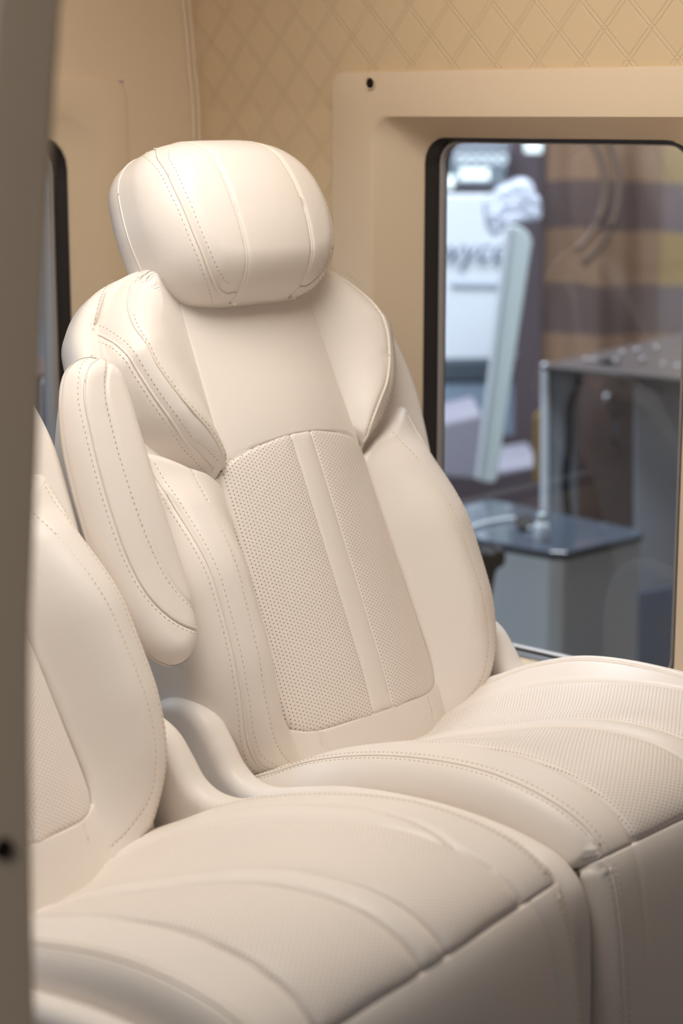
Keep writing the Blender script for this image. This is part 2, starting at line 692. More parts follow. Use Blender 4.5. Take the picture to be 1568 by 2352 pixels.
    # ---------------- lower side bolsters
    bo = [(.131, .318), (.1325, .25), (.140, .14), (.1435, .07), (.144, .04), (.137, .012), (.118, -.004), (.103, -.014), (.100, -.05), (.115, -.062), (.16, -.048),
          (.210, -.034), (.246, -.004), (.268, .045), (.275, .10), (.274, .18), (.268, .26), (.262, .325), (.262, .362), (.250, .384), (.225, .376), (.180, .350), (.148, .334)]

    def Rbf(p):
        u, v = p[:, 0], p[:, 1]
        r = .0045 + .0395 * sm((u - .16) / .08)
        return r - (r - np.minimum(r, .012)) * sm((v - .30) / .05)
    thin = curve([(.186, .350), (.194, .31), (.204, .22), (.210, .13), (.211, .05), (.196, .0), (.158, -.030), (.112, -.044)])
    dbl = curve([(.240, .368), (.238, .32), (.237, .25), (.238, .16), (.240, .08), (.235, .02), (.219, -.012), (.19, -.034)])
    bol = Pillow(bo, [(.195, .30), (.20, .2), (.20, .10), (.175, .02)], Wb, R=Rbf, depth=.115, nb=300, rings=52, backR=.012,
                 grooves=[(thin, .0010, .0016), (dbl, .0022, .0022)])
    for mrr in (False, True):
        bol.obj('side_bolster', m_leather, back, bend_back, mrr)
        f = mir if mrr else (lambda q: np.asarray(q))
        tube('piping', bend_back(f(on(bol, dbl, .0006))), .0015, m_leather_warm, back)
        rows = [f(on(bol, offset_curve(dbl, d), .0001)) for d in (-.006, .006)]
        rows.append(f(on(bol, thin, .0004)))
        stitches('stitching', rows, back, bend_back)
    return back


def build_headrest(seat):
    half = [(0, 0.763), (.06, 0.762), (.108, 0.751), (.143, 0.721), (.159, 0.675), (.160, 0.630), (.147, 0.585), (.119, 0.557), (.08, 0.546), (0, 0.543)]
    ho = half + [(-u, v) for u, v in half[-2:0:-1]]

    def Wh(p):
        u, v = p[:, 0], p[:, 1]
        return .095 - .030 * (np.abs(u) / .165) ** 2.2 - .034 * (np.abs(v - .641) / .115) ** 2.2

    s1 = curve([(.054, 0.763), (.061, 0.718), (.064, 0.648), (.061, 0.581), (.056, 0.539)])
    pip = curve([(.092, .756), (.118, .733), (.131, .693), (.132, .648), (.126, .608), (.112, .576), (.094, .559), (.075, .5515), (.062, .5515)])
    H = Pillow(ho, [(-.06, .65), (.06, .65)], Wh, R=lambda p: np.full(len(p), .05), depth=.125, nb=300, rings=100, backR=.040,
               grooves=[(s1, .0022, .0034), (mir(s1), .0022, .0034), (pip, .0030, .0032), (mir(pip), .0030, .0032)])
    hr = H.obj('headrest', m_leather, seat, bend_back)
    hr.rotation_euler = (-RECLINE, 0, 0)
    hr.scale = (.955, 1, 1)
    for mrr in (False, True):
        f = mir if mrr else (lambda q: np.asarray(q))
        P = f(on(H, pip, .0006))
        tube('piping', bend_back(P), .0019, m_leather_warm, hr)
        tube('piping', bend_back(f(on(H, s1, .0002))), .0013, m_leather_warm, hr)
        stitches('stitching', [f(on(H, offset_curve(pip[6:int(len(pip) * .93)], d), .0002)) for d in (-.0068, .0068)], hr, bend_back)
    # seam between the padded front and the rear cover
    ring = resample(H.o * np.array([1.0, 1.0]), 260, True)
    rr = np.c_[ring, np.asarray(H.top(ring)) - .078]
    ctr = np.array([0, .64])
    rr[:, :2] = ctr + (rr[:, :2] - ctr) * 1.0
    tube('piping', bend_back(rr), .0011, m_leather_warm, hr, closed=True)
    # two chrome-free posts into the backrest
    for x in (-.055, .055):
        V, Fs = tube_mesh([(x, .03, .50), (x, .03, .60)], .007, 12)
        mesh_obj('post', V, Fs, m_rubber, hr)
    return hr


def build_cushion(seat, swell=0.0, leaf_in=-.008, narrow=1.0):
    s0, sf, s1 = s_of(y=.05), s_of(z=.012), PS[-1] - .01

    def D(s):                                   # dish of the middle
        y = np.interp(s, PS, PATH[:, 0])
        return it(-y, [-.06, .058, .174, .289, .373, .458, .51, .56], [.024, .027, .026, .014, .004, -.006, -.008, -.006])

    def Wt(p):
        u, s = np.abs(p[:, 0]), p[:, 1]
        w = -D(s) * (1 - sm((u - .06) / .125))
        w = w + swell * sm((p[:, 0] - .158) / .06) * (1 - sm((s - s0 - .22) / .22))
        w -= np.where(u > .215, ((u - .215) / .04) ** 2 * .006, 0)
        return w

    # solid core under the covers
    prof = np.vstack([PATH[::12], [(-.50, -.33), (.03, -.33)]])
    cin = resample(prof, 160, True)
    cc = cin.mean(0)
    cin = cc + (cin - cc) * np.array([.90, .84])
    core = Pillow(cin, [(-.35, -.12), (-.12, -.12)], lambda p: np.full(len(p), .212), R=.012, depth=.424, nb=160, rings=10, backR=.012, closed_pts=True)
    cu = core.obj('cushion', m_leather, seat, bend_side)

    leaf = curve([(.186, s_of(y=.0)), (.196, s_of(y=-.09)), (.200, s_of(y=-.20)), (.199, s_of(y=-.32)), (.193, s_of(y=-.39)), (.181, s_of(y=-.428)), (.165, s_of(y=-.460)), (.160, s_of(y=-.478))])
    leaf = leaf - np.array([leaf_in, 0])
    leaf[:, 0] = np.maximum(leaf[:, 0], .170 * narrow)
    eL = curve([(-.228, s_of(y=.02)), (-.226, s_of(y=-.2)), (-.226, s_of(y=-.4)), (-.224, sf - .003)])
    eR = mir(eL)

    def Rt(p):
        u, s = np.abs(p[:, 0]), p[:, 1]
        return np.where(u > .236, .030, .0032)
    r = .012
    to = rrect(-.250, .250, s0, sf - .0002, r)
    edge_p = curve([(.138, s_of(y=.0)), (.150, s_of(y=-.06)), (.155, s_of(y=-.15)), (.157, s_of(y=-.25)), (.160, s_of(y=-.35)), (.165, s_of(y=-.43)), (.170, s_of(y=-.48)), (.172, sf - .004)]) * np.array([narrow, 1])
    edge_s = curve([(.0202, s_of(y=.02)), (.0202, s_of(y=-.25)), (.0202, sf - .002)])
    top = Pillow(to, [(-.0, s0 + .2), (.0, sf - .2)], Wt, R=Rt, depth=.055, puff=.002, pk=.01, nb=460, rings=84, closed_pts=True,
                 grooves=[(leaf, .0046, .0034)] + [(f_(g), .0045, .0045) for g in (edge_p, edge_s) for f_ in (np.asarray, mir)] + [(eL, .0014, .0030), (eR, .0014, .0030)])
    top.obj('seat_cover', m_leather, cu, bend_cush)
    # perforated inserts and plain strip
    def pe(y): return s_of(y=y)
    ins = [(.0205, pe(.02)), (.06, pe(.02)), (.11, pe(.02)), (.138, pe(-.0)), (.150, pe(-.06)), (.155, pe(-.15)), (.157, pe(-.25)), (.160, pe(-.35)), (.165, pe(-.43)), (.170, pe(-.48)), (.172, sf - .004),
           (.165, sf - .0012), (.10, sf - .0012), (.0205, sf - .0012), (.020, sf - .01), (.020, pe(-.4)), (.020, pe(-.2)), (.020, pe(-.05))]
    lift = lambda p: Wt(p) + .0002
    ins = [(.02 + (u - .02) * narrow, q) for u, q in ins]
    ip = Pillow(ins, [(.085, pe(-.04)), (.09, pe(-.25)), (.095, pe(-.44))], lift, R=.005, depth=.018, puff=.0042, pk=.008, nb=320, rings=40, per=10)
    for mrr in (False, True):
        ip.obj('perforated_panel', m_perf, cu, bend_cush, mrr)
    so = [(-.0205, pe(.02)), (.0205, pe(.02)), (.0205, pe(-.1)), (.0205, pe(-.3)), (.0205, sf - .01), (.0205, sf - .0012), (-.0205, sf - .0012), (-.0205, sf - .01), (-.0205, pe(-.3)), (-.0205, pe(-.1))]
    stp = Pillow(so, [(0, pe(-.02)), (0, sf - .03)], lift, R=.005, depth=.018, puff=.0050, pk=.008, nb=260, rings=16)
    stp.obj('center_strip', m_leather, cu, bend_cush)
    # front fall of the cushion
    fs1 = curve([(.178, sf), (.186, sf + .06), (.188, s1)])
    feL = curve([(-.224, sf + .004), (-.226, sf + .05), (-.228, s1)])
    fo = rrect(-.246, .246, sf + .0002, s1, .012)
    fr = Pillow(fo, [(-.15, (sf + s1) / 2), (.15, (sf + s1) / 2)], Wt, R=lambda p: np.where(np.abs(p[:, 0]) > .236, .022, .0032), depth=.05, puff=.002, pk=.01, nb=360, rings=44, closed_pts=True,
                grooves=[(fs1, .0016, .003), (mir(fs1), .0016, .003), (feL, .0016, .003), (mir(feL), .0016, .003)])
    fr.obj('front_panel', m_leather, cu, bend_cush)
    # top-stitched seams along both edges
    for mrr in (False, True):
        f = mir if mrr else (lambda q: np.asarray(q))
        rows = [f(on(top, offset_curve(eL, d), .0002)) for d in (-.006, .006)]
        rows += [f(on(fr, offset_curve(feL, d), .0002)) for d in (-.006, .006)]
        stitches('stitching', rows, cu, bend_cush)
        tube('piping', bend_cush(f(on(top, eL[:-5], .0006))), .0016, m_leather_warm, cu)
        tube('piping', bend_cush(f(on(fr, feL[4:], .0006))), .0014, m_leather_warm, cu)
    tube('piping', bend_cush(on(top, offset_curve(leaf, .0024), .0010)), .0018, m_leather_warm, cu)
    tube('groove_shade', bend_cush(on(top, leaf, .0012)), .0011, m_stitch, cu)  # darker cord in the groove stands in for the seam's shade
    stitches('stitching', [on(top, offset_curve(leaf[int(len(leaf) * .72):], .004), .0002)], cu, bend_cush)
    return cu


def build_shields(seat, full=True):
    crest = [(.115, -.18), (.126, -.08), (.124, .005), (.108, .043), (.082, .066), (.056, .073), (.030, .070), (.004, .056), (-.016, .032), (-.034, .008),
             (-.055, -.004), (-.085, -.006), (-.134, .006), (-.186, .019), (-.264, .030), (-.342, .034), (-.404, .031), (-.446, .025), (-.482, .014), (-.505, -.006),
             (-.516, -.034), (-.521, -.09), (-.523, -.20), (-.523, -.30), (-.515, -.325), (-.45, -.33), (-.2, -.33), (.0, -.33), (.09, -.31), (.11, -.26)]
    short = crest[:13] + [(-.150, -.02), (-.155, -.08), (-.150, -.22), (-.13, -.31), (-.05, -.33), (.05, -.33)] + crest[-2:]
    for s in (-1, 1):
        P = Pillow(crest if full or s < 0 else short, [(.07, -.01), (.05, -.08), (-.05, -.14), (-.3, -.14), (-.44, -.12)] if full or s < 0 else [(.07, -.01), (.04, -.08), (0, -.15), (0, -.24)],
                   lambda p, s=s: np.full(len(p), .290 if s < 0 else -.250), R=.016, depth=.040, nb=420, rings=16, backR=.016)
        P.obj('side_shield', m_leather, seat, bend_side)


def build_armrest(seat):
    ao = [(-0.268, 0.455), (-0.267, 0.400), (-0.266, 0.300), (-0.264, 0.220), (-0.273, 0.175), (-0.285, 0.145), (-0.310, 0.127), (-0.336, 0.127), (-0.357, 0.145), (-0.372, 0.185), (-0.380, 0.240),
          (-0.382, 0.310), (-0.377, 0.400), (-0.364, 0.455), (-0.349, 0.481), (-0.325, 0.493), (-0.295, 0.490), (-0.274, 0.477)]

    def Wa(p):
        u, v = p[:, 0], p[:, 1]
        return .058 + .008 * sm((.25 - v) / .14) - .010 * ((u + .325) / .06) ** 2
    s_in = curve([(-.285, .486), (-.303, .476), (-.318, .450), (-.324, .40), (-.325, .35), (-.321, .28), (-.311, .225), (-.293, .192), (-.274, .178)])
    s_out = curve([(-.305, .491), (-.333, .480), (-.350, .452), (-.358, .40), (-.361, .32), (-.357, .25), (-.345, .203), (-.322, .172), (-.296, .158), (-.276, .160)])
    A = Pillow(ao, [(-0.325, .21), (-0.329, .43)], Wa, R=.026, depth=.042, nb=300, rings=44, backR=.022, grooves=[(s_in, .0020, .0026), (s_out, .0020, .0026)])
    ar = A.obj('armrest', m_leather, seat, bend_back)
    ar.rotation_euler = (-RECLINE, 0, 0)
    tube('piping', bend_back(on(A, offset_curve(s_out, .0022), .0002)), .0014, m_leather_warm, ar)
    stitches('stitching', [on(A, offset_curve(s_out, -.0045), .0002), on(A, offset_curve(s_in, -.0040), .0002)], ar, bend_back)
    # hinge block that ties the armrest to the backrest frame
    V, Fs = box_mesh((-.296, -.032, .20), (-.262, -.012, .235))
    mesh_obj('hinge', V, Fs, m_leather, ar, smooth=False)


def build_base(seat):
    V, Fs = box_mesh((-.20, -.42, -SEAT_Z + .03), (.20, .02, -.25))
    o = mesh_obj('pedestal', V, Fs, m_beige, seat, smooth=False)
    b = o.modifiers.new('bevel', 'BEVEL'); b.width = .02; b.segments = 3
    V, Fs = box_mesh((-.24, -.46, -SEAT_Z), (.24, .06, -SEAT_Z + .03))
    o = mesh_obj('floor_rail', V, Fs, m_rubber, seat, smooth=False)
    V, Fs = box_mesh((-.2500, -.494, -.040), (-.2400, -.468, -.004))
    mesh_obj('hinge_bracket', V, Fs, m_bronze, seat, smooth=False)


def build_seat(swell):
    # the Empty stands on the floor; the covers are modelled about the hip joint 0.5 m above it
    root = empty('captain_seat')
    hip = empty('hip_frame')
    b = build_backrest(hip)
    build_headrest(hip)
    build_cushion(hip, swell)
    build_shields(hip)
    build_armrest(hip)
    build_base(hip)
    for ch in list(hip.children):
        ch.parent = root
        ch.location = (0, 0, SEAT_Z)
    bpy.data.objects.remove(hip)
    return root


def copy_tree(o, parent=None):
    c = o.copy()
    COL.objects.link(c)
    c.parent = parent
    for ch in list(o.children):
        copy_tree(ch, c)
    return c


far = build_seat(.020)

tag(far, 'white leather captain seat with headrest in view, beside the side window, its armrest folded up', 'seat', 'white leather captain seats')
near = copy_tree(far)
for ch in list(near.children):                 # the nearer cushion is sat flat: its own cover
    if ch.name.startswith('cushion') or ch.name.startswith('side_shield'):
        for g in list(ch.children):
            bpy.data.objects.remove(g)
        bpy.data.objects.remove(ch)
build_cushion(near, 0.0, .016, .94)
build_shields(near, False)
for ch in near.children:
    if ch.name.startswith('side_shield'):
        ch.location = (0, 0, SEAT_Z)
near.location = (-.605, -.035, 0)
near.rotation_euler = (0, 0, math.radians(7))
K = .975                                       # a touch smaller and closer to the doorway, clear of the armrest
near.location = Vector(CAM) + (Vector(near.location) - Vector(CAM)) * K
near.scale = (K, K, K)
for ch in near.children:
    if ch.name.startswith(('floor_rail', 'pedestal')):
        ch.scale.z = (SEAT_Z + near.location.z / K) / SEAT_Z

for ch in near.children:
    if ch.name.startswith('cushion'):
        a = math.radians(-1.9)
        ch.matrix_local = Matrix.Translation((0, -.5, SEAT_Z + .02)) @ Matrix.Rotation(a, 4, 'X') @ Matrix.Translation((0, .5, -.02))
    if ch.name.startswith('backrest') or ch.name.startswith('headrest'):
        ch.rotation_euler.x -= math.radians(3)
near['label'] = 'white leather captain seat nearest the doorway, its headrest hidden by the dark pillar'

# ================================================================== THE CABIN
ZP = SEAT_Z
WX, WYR = 0.42, 0.735        # side wall plane, rear wall plane


def quad_obj(name, quads, m, kind='structure', parent=None):
    V, Fs = [], []
    for q in quads:
        b = len(V)
        V += list(q)
        Fs.append(tuple(range(b, b + len(q))))
    o = mesh_obj(name, V, Fs, m, parent, smooth=False)
    if kind: o['kind'] = kind
    return o


def slab(name, lo, hi, m):
    V, Fs = box_mesh(lo, hi)
    o = mesh_obj(name, V, Fs, m, None, smooth=False)
    o['kind'] = 'structure'
    return o


def ring_loft(rings, m, name, kind=None, parent=None):
    n = 200
    V = []
    for r in rings:
        V.append(resample(np.asarray(r, float), n, True))
    V = np.concatenate(V)
    Fs = []
    for k in range(len(rings) - 1):
        for i in range(n):
            j = (i + 1) % n
            Fs.append((k * n + i, k * n + j, (k + 1) * n + j, (k + 1) * n + i))
    o = mesh_obj(name, V, Fs, m, parent, smooth=True)
    b = o.modifiers.new('split', 'EDGE_SPLIT')
    b.split_angle = math.radians(50)
    if kind: o['kind'] = kind
    return o


def side_ring(x, y0, y1, z0, z1, r):
    p = rrect(y0, y1, z0, z1, r)
    return np.c_[np.full(len(p), x), p]


def rear_ring(y, x0, x1, z0, z1, r):
    p = rrect(x0, x1, z0, z1, r)
    return np.c_[p[:, 0], np.full(len(p), y), p[:, 1]]


# quilted side wall round the window panel: an outer skin with a hole, the top leaning in
PY0, PY1, PZ0, PZ1 = -.62, .437, ZP - .16, ZP + .804
ztop = 1.78
xl = WX - .05


def leanx(z):
    return WX - max(0.0, z - 1.25) * .11


quads = [
    [(WX, PY1 - .004, 0), (WX, WYR, 0), (WX, WYR, 1.25), (WX, PY1 - .004, 1.25)],
    [(WX, -1.1, 0), (WX, PY1 - .004, 0), (WX, PY1 - .004, PZ0 + .004), (WX, -1.1, PZ0 + .004)],
    [(WX, -1.1, PZ0 + .004), (WX, PY0 + .004, PZ0 + .004), (WX, PY0 + .004, 1.25), (WX, -1.1, 1.25)],
    [(WX, -1.1, 1.25), (WX, PY0 + .004, 1.25), (leanx(PZ1 - .004), PY0 + .004, PZ1 - .004), (leanx(PZ1 - .004), -1.1, PZ1 - .004)],
    [(WX, PY1 - .004, 1.25), (WX, WYR, 1.25), (leanx(PZ1 - .004), WYR, PZ1 - .004), (leanx(PZ1 - .004), PY1 - .004, PZ1 - .004)],
    [(leanx(PZ1 - .004), -1.1, PZ1 - .004), (leanx(PZ1 - .004), WYR, PZ1 - .004), (leanx(ztop), WYR, ztop), (leanx(ztop), -1.1, ztop)],
]
quad_obj('wall_right', quads, m_quilt)

# moulded panel round the side window
W0, W1, WZ0, WZ1 = -.150, .305, ZP - .045, ZP + .7085
XG = .480
rings = [side_ring(WX + .004, PY0, PY1, PZ0, PZ1, .020),
         side_ring(WX - .008, PY0, PY1, PZ0, PZ1, .020),
         side_ring(WX - .0115, PY0 + .001, PY1 - .001, PZ0 + .001, PZ1 - .001, .019),
         side_ring(WX - .0125, PY0 + .004, PY1 - .004, PZ0 + .004, PZ1 - .004, .017),
         side_ring(WX - .0125, W0 - .095, W1 + .055, WZ0 - .060, WZ1 + .034, .025),
         side_ring(WX - .0120, W0 - .090, W1 + .051, WZ0 - .056, WZ1 + .031, .028),
         side_ring(WX - .0090, W0 - .085, W1 + .048, WZ0 - .053, WZ1 + .0295, .030),
         side_ring(XG - .014, W0 - .003, W1 + .003, WZ0 - .003, WZ1 + .002, .038),
         side_ring(XG - .010, W0, W1, WZ0, WZ1, .036),
         side_ring(XG + .03, W0, W1, WZ0, WZ1, .036)]
ring_loft(rings, m_beige, 'trim_1', 'structure')
win = empty('window_1')
win['kind'] = 'structure'
rings = [side_ring(XG - .012, W0, W1, WZ0, WZ1, .036), side_ring(XG - .006, W0 + .004, W1 - .004, WZ0 + .003, WZ1 - .003, .034),
         side_ring(XG + .004, W0 + .010, W1 - .016, WZ0 + .006, WZ1 - .004, .032), side_ring(XG + .016, W0 + .010, W1 - .020, WZ0 + .007, WZ1 - .005, .030)]
ring_loft(rings, m_rubber, 'gasket', None, win)
rings = [side_ring(XG + .003, W0 + .010, W1 - .016, WZ0 + .006, WZ1 - .004, .032), side_ring(XG + .001, W0 + .012, W1 - .018, WZ0 + .008, WZ1 - .005, .031),
         side_ring(XG + .003, W0 + .014, W1 - .021, WZ0 + .010, WZ1 - .007, .030), side_ring(XG + .012, W0 + .014, W1 - .022, WZ0 + .010, WZ1 - .007, .030)]
ring_loft(rings, m_seal, 'seal', None, win)


def pane(name, ring, m, parent, thick):
    r = np.asarray(ring)
    n = len(r)
    V = np.concatenate([r, r + np.asarray(thick)])
    Fs = [tuple(range(n)), tuple(range(2 * n - 1, n - 1, -1))] + [(i, n + i, n + (i + 1) % n, (i + 1) % n) for i in range(n)]
    return mesh_obj(name, V, Fs, m, parent, smooth=False)


pane('pane', side_ring(XG + .010, W0 + .010, W1 - .018, WZ0 + .006, WZ1 - .004, .03), m_glass, win, (.004, 0, 0))

# screw hole in the panel
sc = empty('screw_hole', (WX - .0135, .358, ZP + .787))
tag(sc, 'small dark screw hole in the beige panel above the window', 'screw hole')
V, Fs = tube_mesh([(0.006, 0, 0), (-.0012, 0, 0)], .0085, 24)
h = mesh_obj('hole_disc', V, Fs, m_dark, sc, smooth=False)  # solid dark disc; its colour stands in for the shaded hole
V, Fs = tube_mesh([(math.cos(0) * -.0012, .0085 * math.cos(a), .0085 * math.sin(a)) for a in np.linspace(0, 2 * pi, 32, endpoint=False)], .0012, 8, True)
mesh_obj('rim', V, Fs, m_beige, sc)

# rear wall with its recessed panel and window
RX0, RX1, RZ0, RZ1 = -.95, .268, ZP - .10, ZP + .797
quad_obj('wall_back', [
    [(RX1 - .004, WYR, 0), (WX + .02, WYR, 0), (WX + .02, WYR, ztop), (RX1 - .004, WYR, ztop)],
    [(-1.25, WYR, RZ1 - .004), (RX1 - .004, WYR, RZ1 - .004), (RX1 - .004, WYR, ztop), (-1.25, WYR, ztop)],
    [(-1.25, WYR, 0), (RX1 - .004, WYR, 0), (RX1 - .004, WYR, RZ0 + .004), (-1.25, WYR, RZ0 + .004)],
    [(-1.25, WYR, 0), (RX0 + .004, WYR, 0), (RX0 + .004, WYR, ztop), (-1.25, WYR, ztop)]], m_beige)
V0, V1, VZ0, VZ1 = -.75, .152, ZP - .02, ZP + .706
YG = WYR + .03
rings = [rear_ring(WYR + .004, RX0, RX1, RZ0, RZ1, .028), rear_ring(WYR - .002, RX0, RX1, RZ0, RZ1, .028),
         rear_ring(WYR - .004, RX0 + .002, RX1 - .002, RZ0 + .002, RZ1 - .002, .027), rear_ring(WYR - .0045, RX0 + .005, RX1 - .005, RZ0 + .005, RZ1 - .005, .025),
         rear_ring(WYR - .0045, V0 - .05, V1 + .055, VZ0 - .04, VZ1 + .040, .075), rear_ring(WYR - .0025, V0 - .045, V1 + .05, VZ0 - .036, VZ1 + .036, .072),
         rear_ring(WYR + .004, V0 - .002, V1 + .002, VZ0 - .002, VZ1 + .002, .046), rear_ring(WYR + .008, V0, V1, VZ0, VZ1, .045),
         rear_ring(WYR + .06, V0, V1, VZ0, VZ1, .045)]
ring_loft(rings, m_beige, 'trim_2', 'structure')
win2 = empty('window_2')
win2['kind'] = 'structure'
rings = [rear_ring(WYR + .006, V0, V1, VZ0, VZ1, .045), rear_ring(WYR + .012, V0 + .004, V1 - .004, VZ0 + .004, VZ1 - .004, .043),
         rear_ring(WYR + .020, V0 + .014, V1 - .016, VZ0 + .014, VZ1 - .010, .040), rear_ring(WYR + .045, V0 + .018, V1 - .020, VZ0 + .018, VZ1 - .012, .038)]
ring_loft(rings, m_rubber, 'gasket', None, win2)
rings = [rear_ring(WYR + .019, V0 + .014, V1 - .016, VZ0 + .014, VZ1 - .010, .040), rear_ring(WYR + .016, V0 + .018, V1 - .021, VZ0 + .018, VZ1 - .014, .037),
         rear_ring(WYR + .019, V0 + .023, V1 - .027, VZ0 + .022, VZ1 - .018, .034), rear_ring(WYR + .040, V0 + .024, V1 - .028, VZ0 + .023, VZ1 - .019, .033)]
ring_loft(rings, m_seal, 'seal', None, win2)
pane('pane', rear_ring(WYR + .034, V0 + .016, V1 - .018, VZ0 + .016, VZ1 - .012, .036), m_glass, win2, (0, .004, 0))

# piped corner between the two walls
for k, dx in enumerate((0.0, -.011)):
    P = [(leanx(z) + dx - .002, WYR - .003, z) for z in np.linspace(.02, ztop, 60)]
    V, Fs = tube_mesh(P, .0045, 10)
    o = mesh_obj('trim_%d' % (3 + k), V, Fs, m_beige, None)
    o['kind'] = 'structure'

slab('floor', (-1.25, -1.4, -.04), (WX + .02, WYR + .02, 0), m_floor)
slab('ceiling', (-1.25, -1.4, ztop), (WX + .02, WYR + .02, ztop + .03), m_ceiling)

# ================================================================== doorway pillar in front
DP = 1.22
edge = [(150, -120), (125, 0), (117, 100), (105, 300), (94, 520), (80, 800), (69, 1100), (65, 1500), (67, 1900), (76, 2352), (82, 2520)]
E_ = np.array([at(x + 9 + (12 if y < 1300 else 0), y, DP) for x, y in edge])
E_ = catmull(E_, False, 6)
ax = np.array([-.80, -.60, 0.0])            # the pillar runs outwards towards the door opening
nx = np.array([-.60, .80, 0.0])
sect = []
for a, b in ((.0, .09), (.000, .010), (.002, .004), (.006, .001), (.012, 0), (.060, -.002), (.090, -.004), (.097, .0), (.100, .006), (.102, .03), (.102, .09)):
    sect.append((a, b))
# face turned towards the camera: width along the view's left, depth away from the camera
lft = -RGT
awy = np.array([math.sin(YAW), math.cos(YAW), 0])
V, Fs = [], []
ns = len(sect)
for p in E_:
    h = p - CAM
    h[2] = 0
    h /= np.linalg.norm(h)
    aw = h + .12 * lft
    for a, b in sect:
        V.append(p + lft * a * .42 + aw * (b + .010 * (a / .1)))
for i in range(len(E_) - 1):
    for k in range(ns):
        k2 = (k + 1) % ns
        Fs.append((i * ns + k, i * ns + k2, (i + 1) * ns + k2, (i + 1) * ns + k))
Fs.append(tuple(range(ns)))
Fs.append(tuple((len(E_) - 1) * ns + k for k in range(ns))[::-1])
pil = mesh_obj('door_pillar', V, Fs, m_pillar, None)
fix_normals(pil)
b = pil.modifiers.new('split', 'EDGE_SPLIT'); b.split_angle = math.radians(60)
tag(pil, 'dark taupe doorway pillar standing blurred at the left edge, in front of both seats', 'pillar')
Q = [at(x, y, DP + .03) for x, y in ((-60, -120), (16, -120), (13, 60), (9, 220), (3, 420), (-6, 620), (-60, 700))]
V = [p for p in Q] + [p + awy * .02 for p in Q]
n_ = len(Q)
Fs = [tuple(range(n_)), tuple(range(2 * n_ - 1, n_ - 1, -1))] + [(i, n_ + i, n_ + (i + 1) % n_, (i + 1) % n_) for i in range(n_)]
o = mesh_obj('teal_strip', V, Fs, mat('teal_edge', lin(58, 84, 92), .5, .4), pil, smooth=False)  # plain teal strip tapering out down the pillar's left edge
fix_normals(o)
q = at(6, 1955, DP - .004)
V, Fs = tube_mesh([q + awy * .012, q - awy * .001], .0058, 20)
mesh_obj('screw_hole_disc', V, Fs, m_dark, pil, smooth=False)  # dark disc painted as the shade of a screw hole


# ================================================================== the exhibition hall outside
GZ = -.60
m_hall_wall = mat('hall_wall', lin(96, 84, 84), .8, .2)
m_hall_floor = mat('hall_floor', lin(84, 72, 70), .5, .3)
m_white = mat('white_board', lin(222, 230, 238), .5, .3)
m_pale = mat('pale_panel', lin(206, 219, 219), .4, .4)
m_greyp = mat('grey_panel', lin(140, 144, 152), .4, .5)
m_steel = mat('cabinet_steel', lin(212, 221, 224), .35, .5)
m_dglass = mat('dark_glass_top', lin(70, 80, 92), .06, .8)
m_brown = mat('brown_board', lin(92, 74, 70), .6, .3)
m_black = mat('black_plastic', lin(26, 26, 28), .5, .4)
m_text = mat('grey_print', lin(96, 108, 132), .6, .2)
m_clear = mat('smoked_acrylic', lin(88, 82, 82), .3, .5)
m_bead = mat('sparkle_gloss', lin(165, 160, 160), .1, .8)
m_blue = mat('slate_blue', lin(70, 82, 104), .5, .4)
m_slate = mat('slate', lin(72, 82, 92), .5, .4)
m_olive = mat('olive_edge', lin(140, 112, 60), .6, .3)
m_lamp = mat('lamp_diffuser', lin(235, 245, 242), .5, .2, emit=lin(228, 240, 238), estr=.9)
m_bokeh = mat('small_lamp', lin(235, 245, 242), .5, .2, emit=lin(190, 195, 215), estr=.45)


def stripes(name, base, dark, off):
    m = mat(name, base, .75, .2)
    nt = m.node_tree
    b = nt.nodes['Principled BSDF']
    tc = nt.nodes.new('ShaderNodeTexCoord')
    nz = nt.nodes.new('ShaderNodeTexNoise')
    nz.inputs['Scale'].default_value = 1.6
    sp = nt.nodes.new('ShaderNodeSeparateXYZ')
    nt.links.new(tc.outputs['Object'], sp.inputs[0])
    nt.links.new(tc.outputs['Object'], nz.inputs['Vector'])
    def ma(op, a, bb):
        n = nt.nodes.new('ShaderNodeMath'); n.operation = op
        for i, x in enumerate((a, bb)):
            if x is None: continue
            if isinstance(x, (int, float)): n.inputs[i].default_value = x
            else: nt.links.new(x, n.inputs[i])
        return n.outputs[0]
    z = ma('ADD', sp.outputs['Z'], ma('MULTIPLY', nz.outputs['Fac'], .10))
    z = ma('FRACT', ma('DIVIDE', ma('ADD', z, off), .326), None)
    mr = nt.nodes.new('ShaderNodeMapRange')
    mr.inputs['From Min'].default_value = .50
    mr.inputs['From Max'].default_value = .53
    nt.links.new(z, mr.inputs['Value'])
    mx = nt.nodes.new('ShaderNodeMix'); mx.data_type = 'RGBA'
    mx.inputs[6].default_value = base
    mx.inputs[7].default_value = dark
    nt.links.new(mr.outputs[0], mx.inputs[0])
    nt.links.new(mx.outputs[2], b.inputs['Base Color'])
    return m


m_str1 = stripes('striped_cloth', lin(160, 130, 106), lin(112, 96, 93), 5.133)
m_str2 = stripes('striped_cloth_yellow', lin(170, 146, 104), lin(126, 114, 114), 5.13)


